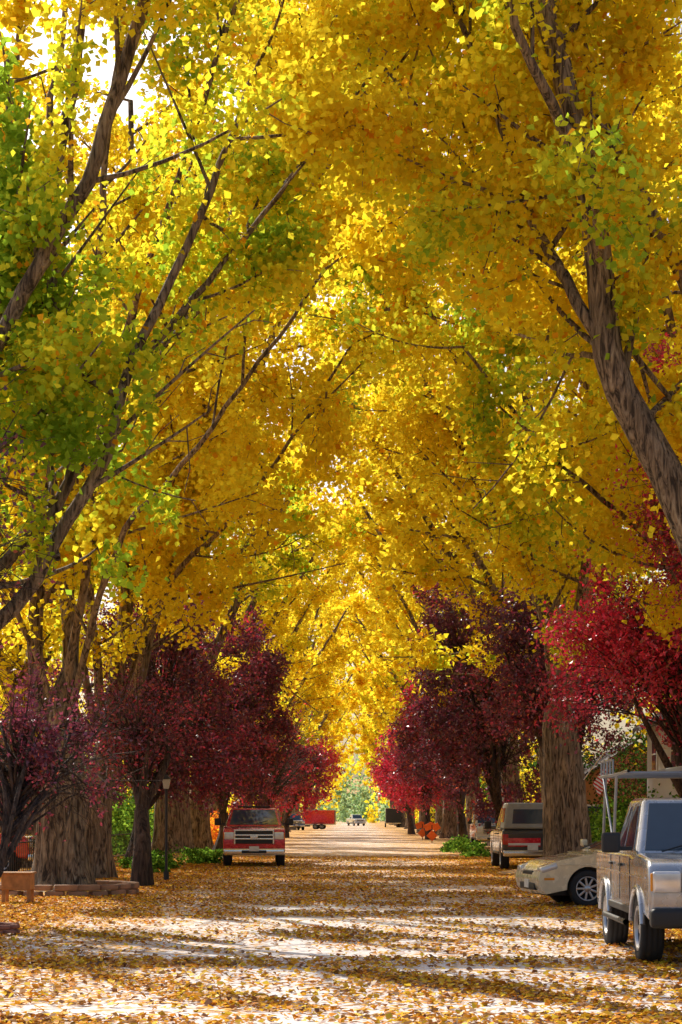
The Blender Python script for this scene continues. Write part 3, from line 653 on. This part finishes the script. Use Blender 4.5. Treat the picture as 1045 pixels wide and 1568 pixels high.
# ------------------------------------------------------------ stone borders
M_stone = simple('sandstone_block', (.36, .2, .12), .85, 0, 0, .4, 3)
M_brick = simple('red_brick', (.35, .14, .09), .85, 0, 0, .4, 5)
M_wood = simple('cedar_wood', (.42, .2, .08), .7, 0, 0, .3, 8)
def ring(name, c, r, n, s, m, layers=1, fr=None):
    e = bpy.data.objects.new(name, None); link(e); e.location = c; rg = np.random.default_rng(n)
    for l in range(layers):
        for i in range(n):
            a = 2*math.pi*(i+.5*l)/n
            box('block_%d_%d' % (l, i), (math.cos(a)*r, math.sin(a)*r, s[2]*(l+.5)+l*.01), (s[0]*rg.uniform(.8, 1.15), s[1]*rg.uniform(.85, 1.15), s[2]*rg.uniform(.9, 1.05)), m, e, .025, a+math.pi/2+rg.normal()*.06)
    return e
ring('stone_tree_border', (-6.1, 41.6, 0), 1.45, 20, (.42, .22, .12), M_stone, 2)
ring('brick_tree_border', (-5.15, 27.5, 0), .42, 12, (.2, .1, .07), M_brick, 2)
def mound(name, c, r, h, m):
    k = 28; V = [(0, 0, h)]; F = []
    for j in range(1, 7):
        for i in range(k):
            a = 2*math.pi*i/k; q = r*j/6*(1+.06*math.sin(3*a+j)); V.append((q*math.cos(a), q*math.sin(a), h*math.cos(j/6*math.pi/2)**1.2+.01*math.sin(i*3.1+j) if j < 6 else -.02))
    for i in range(k): F.append((0, 1+i, 1+(i+1) % k))
    for j in range(5):
        for i in range(k): F.append((1+j*k+i, 1+(j+1)*k+i, 1+(j+1)*k+(i+1) % k, 1+j*k+(i+1) % k))
    o = obj(name, V, F, m, smooth=True); o.location = c
mound('leaf_mound', (-6.1, 41.6, 0), 1.4, .22, G); mound('leaf_mound', (6.6, 56, 0), 2.6, .35, G); mound('leaf_mound', (-6.8, 77, 0), 2.4, .3, G)

e = bpy.data.objects.new('lamp_post', None); link(e); e.location = (-4.75, 50, 0)
tube('post', [(0, 0, 0), (0, 0, .3), (0, 0, 2.35)], .035, M_blk, e); tube('base', [(0, 0, 0), (0, 0, .25)], .07, M_blk, e)
frus('lantern_glass', (-.06, .06, .06, 2.36), (-.1, .1, .1, 2.6), simple('lantern_glass', (.5, .5, .45), .2), e, .005)
frus('lantern_cap', (-.13, .13, .13, 2.6), (-.02, .02, .02, 2.72), M_blk, e, .005)
e = bpy.data.objects.new('iron_fence', None); link(e)
for z in (.25, 1.0): box('rail', (-8.3, 62, z), (.03, 30, .035), M_blk, e, 0)
for i in range(100): box('picket', (-8.3, 47.1+i*.3, .58), (.018, .018, 1.1), M_blk, e, 0)
e = bpy.data.objects.new('wooden_planter', None); link(e); e.location = (-6.35, 37.2, 0)
box('planter_box', (0, 0, .42), (.55, .5, .3), M_wood, e, .01)
for s in (-1, 1):
    for t in (-1, 1): box('leg', (s*.24, t*.2, .14), (.06, .06, .28), M_wood, e, .005)
box('rim', (0, 0, .585), (.62, .57, .03), M_wood, e, .006)
M_org = simple('orange_sign', (.9, .16, .02), .4)
for i, (x, y) in enumerate(((5.0, 140), (4.95, 122))):
    e = bpy.data.objects.new('road_work_flags', None); link(e); e.location = (x, y, 0)
    tube('mast', [(0, 0, 0), (0, 0, 1.1)], .03, M_blk, e)
    for a in (0, .7, -.7):
        f = box('flag', (math.sin(a)*.42, .0+a*.02, .75+math.cos(a)*.3), (.42, .015, .42), M_org, e, .004); f.rotation_euler = (0, a+.3, 0)
    box('warning_panel', (0, -.05, .45), (.5, .02, .5), M_org, e, .01).rotation_euler = (0, rad(45), 0)
def flag_mat():
    m, nt, p = mat('striped_flag'); L = nt.links.new; tc = N(nt, 'ShaderNodeTexCoord'); s = N(nt, 'ShaderNodeSeparateXYZ'); L(tc.outputs['Object'], s.inputs[0])
    a = N(nt, 'ShaderNodeMath', operation='MULTIPLY'); a.inputs[1].default_value = 13/.6/2; L(s.outputs[2], a.inputs[0]); b = N(nt, 'ShaderNodeMath', operation='FRACT'); L(a.outputs[0], b.inputs[0])
    c = N(nt, 'ShaderNodeMath', operation='GREATER_THAN'); c.inputs[1].default_value = .5; L(b.outputs[0], c.inputs[0])
    mx = N(nt, 'ShaderNodeMixRGB'); mx.inputs[1].default_value = (.6, .02, .03, 1); mx.inputs[2].default_value = (.8, .8, .8, 1); L(c.outputs[0], mx.inputs[0])
    L(mx.outputs[0], p.inputs['Base Color']); return m
e = bpy.data.objects.new('striped_flag', None); link(e); e.location = (7.0, 56.4, 0)
tube('pole', [(-.35, 0, 2.7), (-.1, 0, 3.05), (.25, 0, 3.5)], .02, M_chr, e)
V = []; F = []
for i in range(15):
    for j in range(9): V.append((i/14*.35, .04*math.sin(i*.8+j*.3), j/8*.6-i/14*.2))
for i in range(14):
    for j in range(8): F.append((i*9+j, (i+1)*9+j, (i+1)*9+j+1, i*9+j+1))
f = obj('cloth', V, F, flag_mat(), e, smooth=True); f.location = (-.08, 0, 2.6); f.rotation_euler = (0, rad(35), 0)

def siding(name, col):
    m, nt, p = mat(name); L = nt.links.new; tc = N(nt, 'ShaderNodeTexCoord'); wv = N(nt, 'ShaderNodeTexWave', wave_type='BANDS', bands_direction='Z', wave_profile='SAW'); wv.inputs['Scale'].default_value = 1.6
    L(tc.outputs['Object'], wv.inputs[0]); b = N(nt, 'ShaderNodeBump'); b.inputs['Distance'].default_value = .03; L(wv.outputs[1], b.inputs['Height']); L(b.outputs[0], p.inputs['Normal']); p.inputs['Base Color'].default_value = (*col, 1); p.inputs['Roughness'].default_value = .6; return m
M_roof = simple('shingle_roof', (.1, .08, .075), .9, 0, 0, .4, 12)
M_trim = simple('white_trim', (.75, .75, .72), .5)
def house(name, loc, w, d, h, wall, rot=0):
    e = bpy.data.objects.new(name, None); link(e); e.location = loc; e.rotation_euler = (0, 0, rot)
    rh = w*.32; hw, hd = w/2, d/2
    V = [(-hw, -hd, 0), (hw, -hd, 0), (hw, hd, 0), (-hw, hd, 0), (-hw, -hd, h), (hw, -hd, h), (hw, hd, h), (-hw, hd, h), (0, -hd, h+rh), (0, hd, h+rh)]
    F = [(0, 1, 5, 8, 4), (2, 3, 7, 9, 6), (1, 2, 6, 5), (3, 0, 4, 7)]
    obj('walls', V, F, wall, e)
    for s in (-1, 1):
        o = .5; a = (s*(hw+o), h-o*rh/hw+.06); 
        V = [(0, -hd-o, h+rh+.06), (a[0], -hd-o, a[1]), (a[0], hd+o, a[1]), (0, hd+o, h+rh+.06)]; V += [(x, y, z+.14) for x, y, z in V]
        obj('roof_slope', V, BF, M_roof, e)
    for zz in ((1.6, 4.0) if h > 4.5 else (1.6,)):
        for xx in (-w*.28, w*.28):
            box('window_frame', (xx, -hd-.03, zz), (1.15, .08, 1.4), M_trim, e, .01); box('window_glass', (xx, -hd-.06, zz), (.95, .05, 1.2), M_glass, e, 0); box('window_bar', (xx, -hd-.09, zz), (.95, .03, .05), M_trim, e, 0)
        for yy in (-d*.25, d*.25):
            for s in (-1, 1):
                box('window_frame', (s*(hw+.03), yy, zz), (.08, 1.15, 1.4), M_trim, e, .01); box('window_glass', (s*(hw+.06), yy, zz), (.05, .95, 1.2), M_glass, e, 0); box('window_bar', (s*(hw+.09), yy, zz), (.03, .95, .05), M_trim, e, 0)
    box('door', (0, -hd-.03, 1.05), (.95, .08, 2.1), M_wood, e, .01)
    return e
house('white_house', (16, 72, 0), 9, 9, 5.2, siding('white_siding', (.6, .62, .66)))
house('tan_house', (15.5, 112, 0), 8, 9, 3, siding('tan_siding', (.45, .2, .08)))
house('grey_house', (-20, 78, 0), 9, 10, 3.2, siding('grey_siding', (.3, .25, .2)))
print('objs', len(bpy.data.objects))
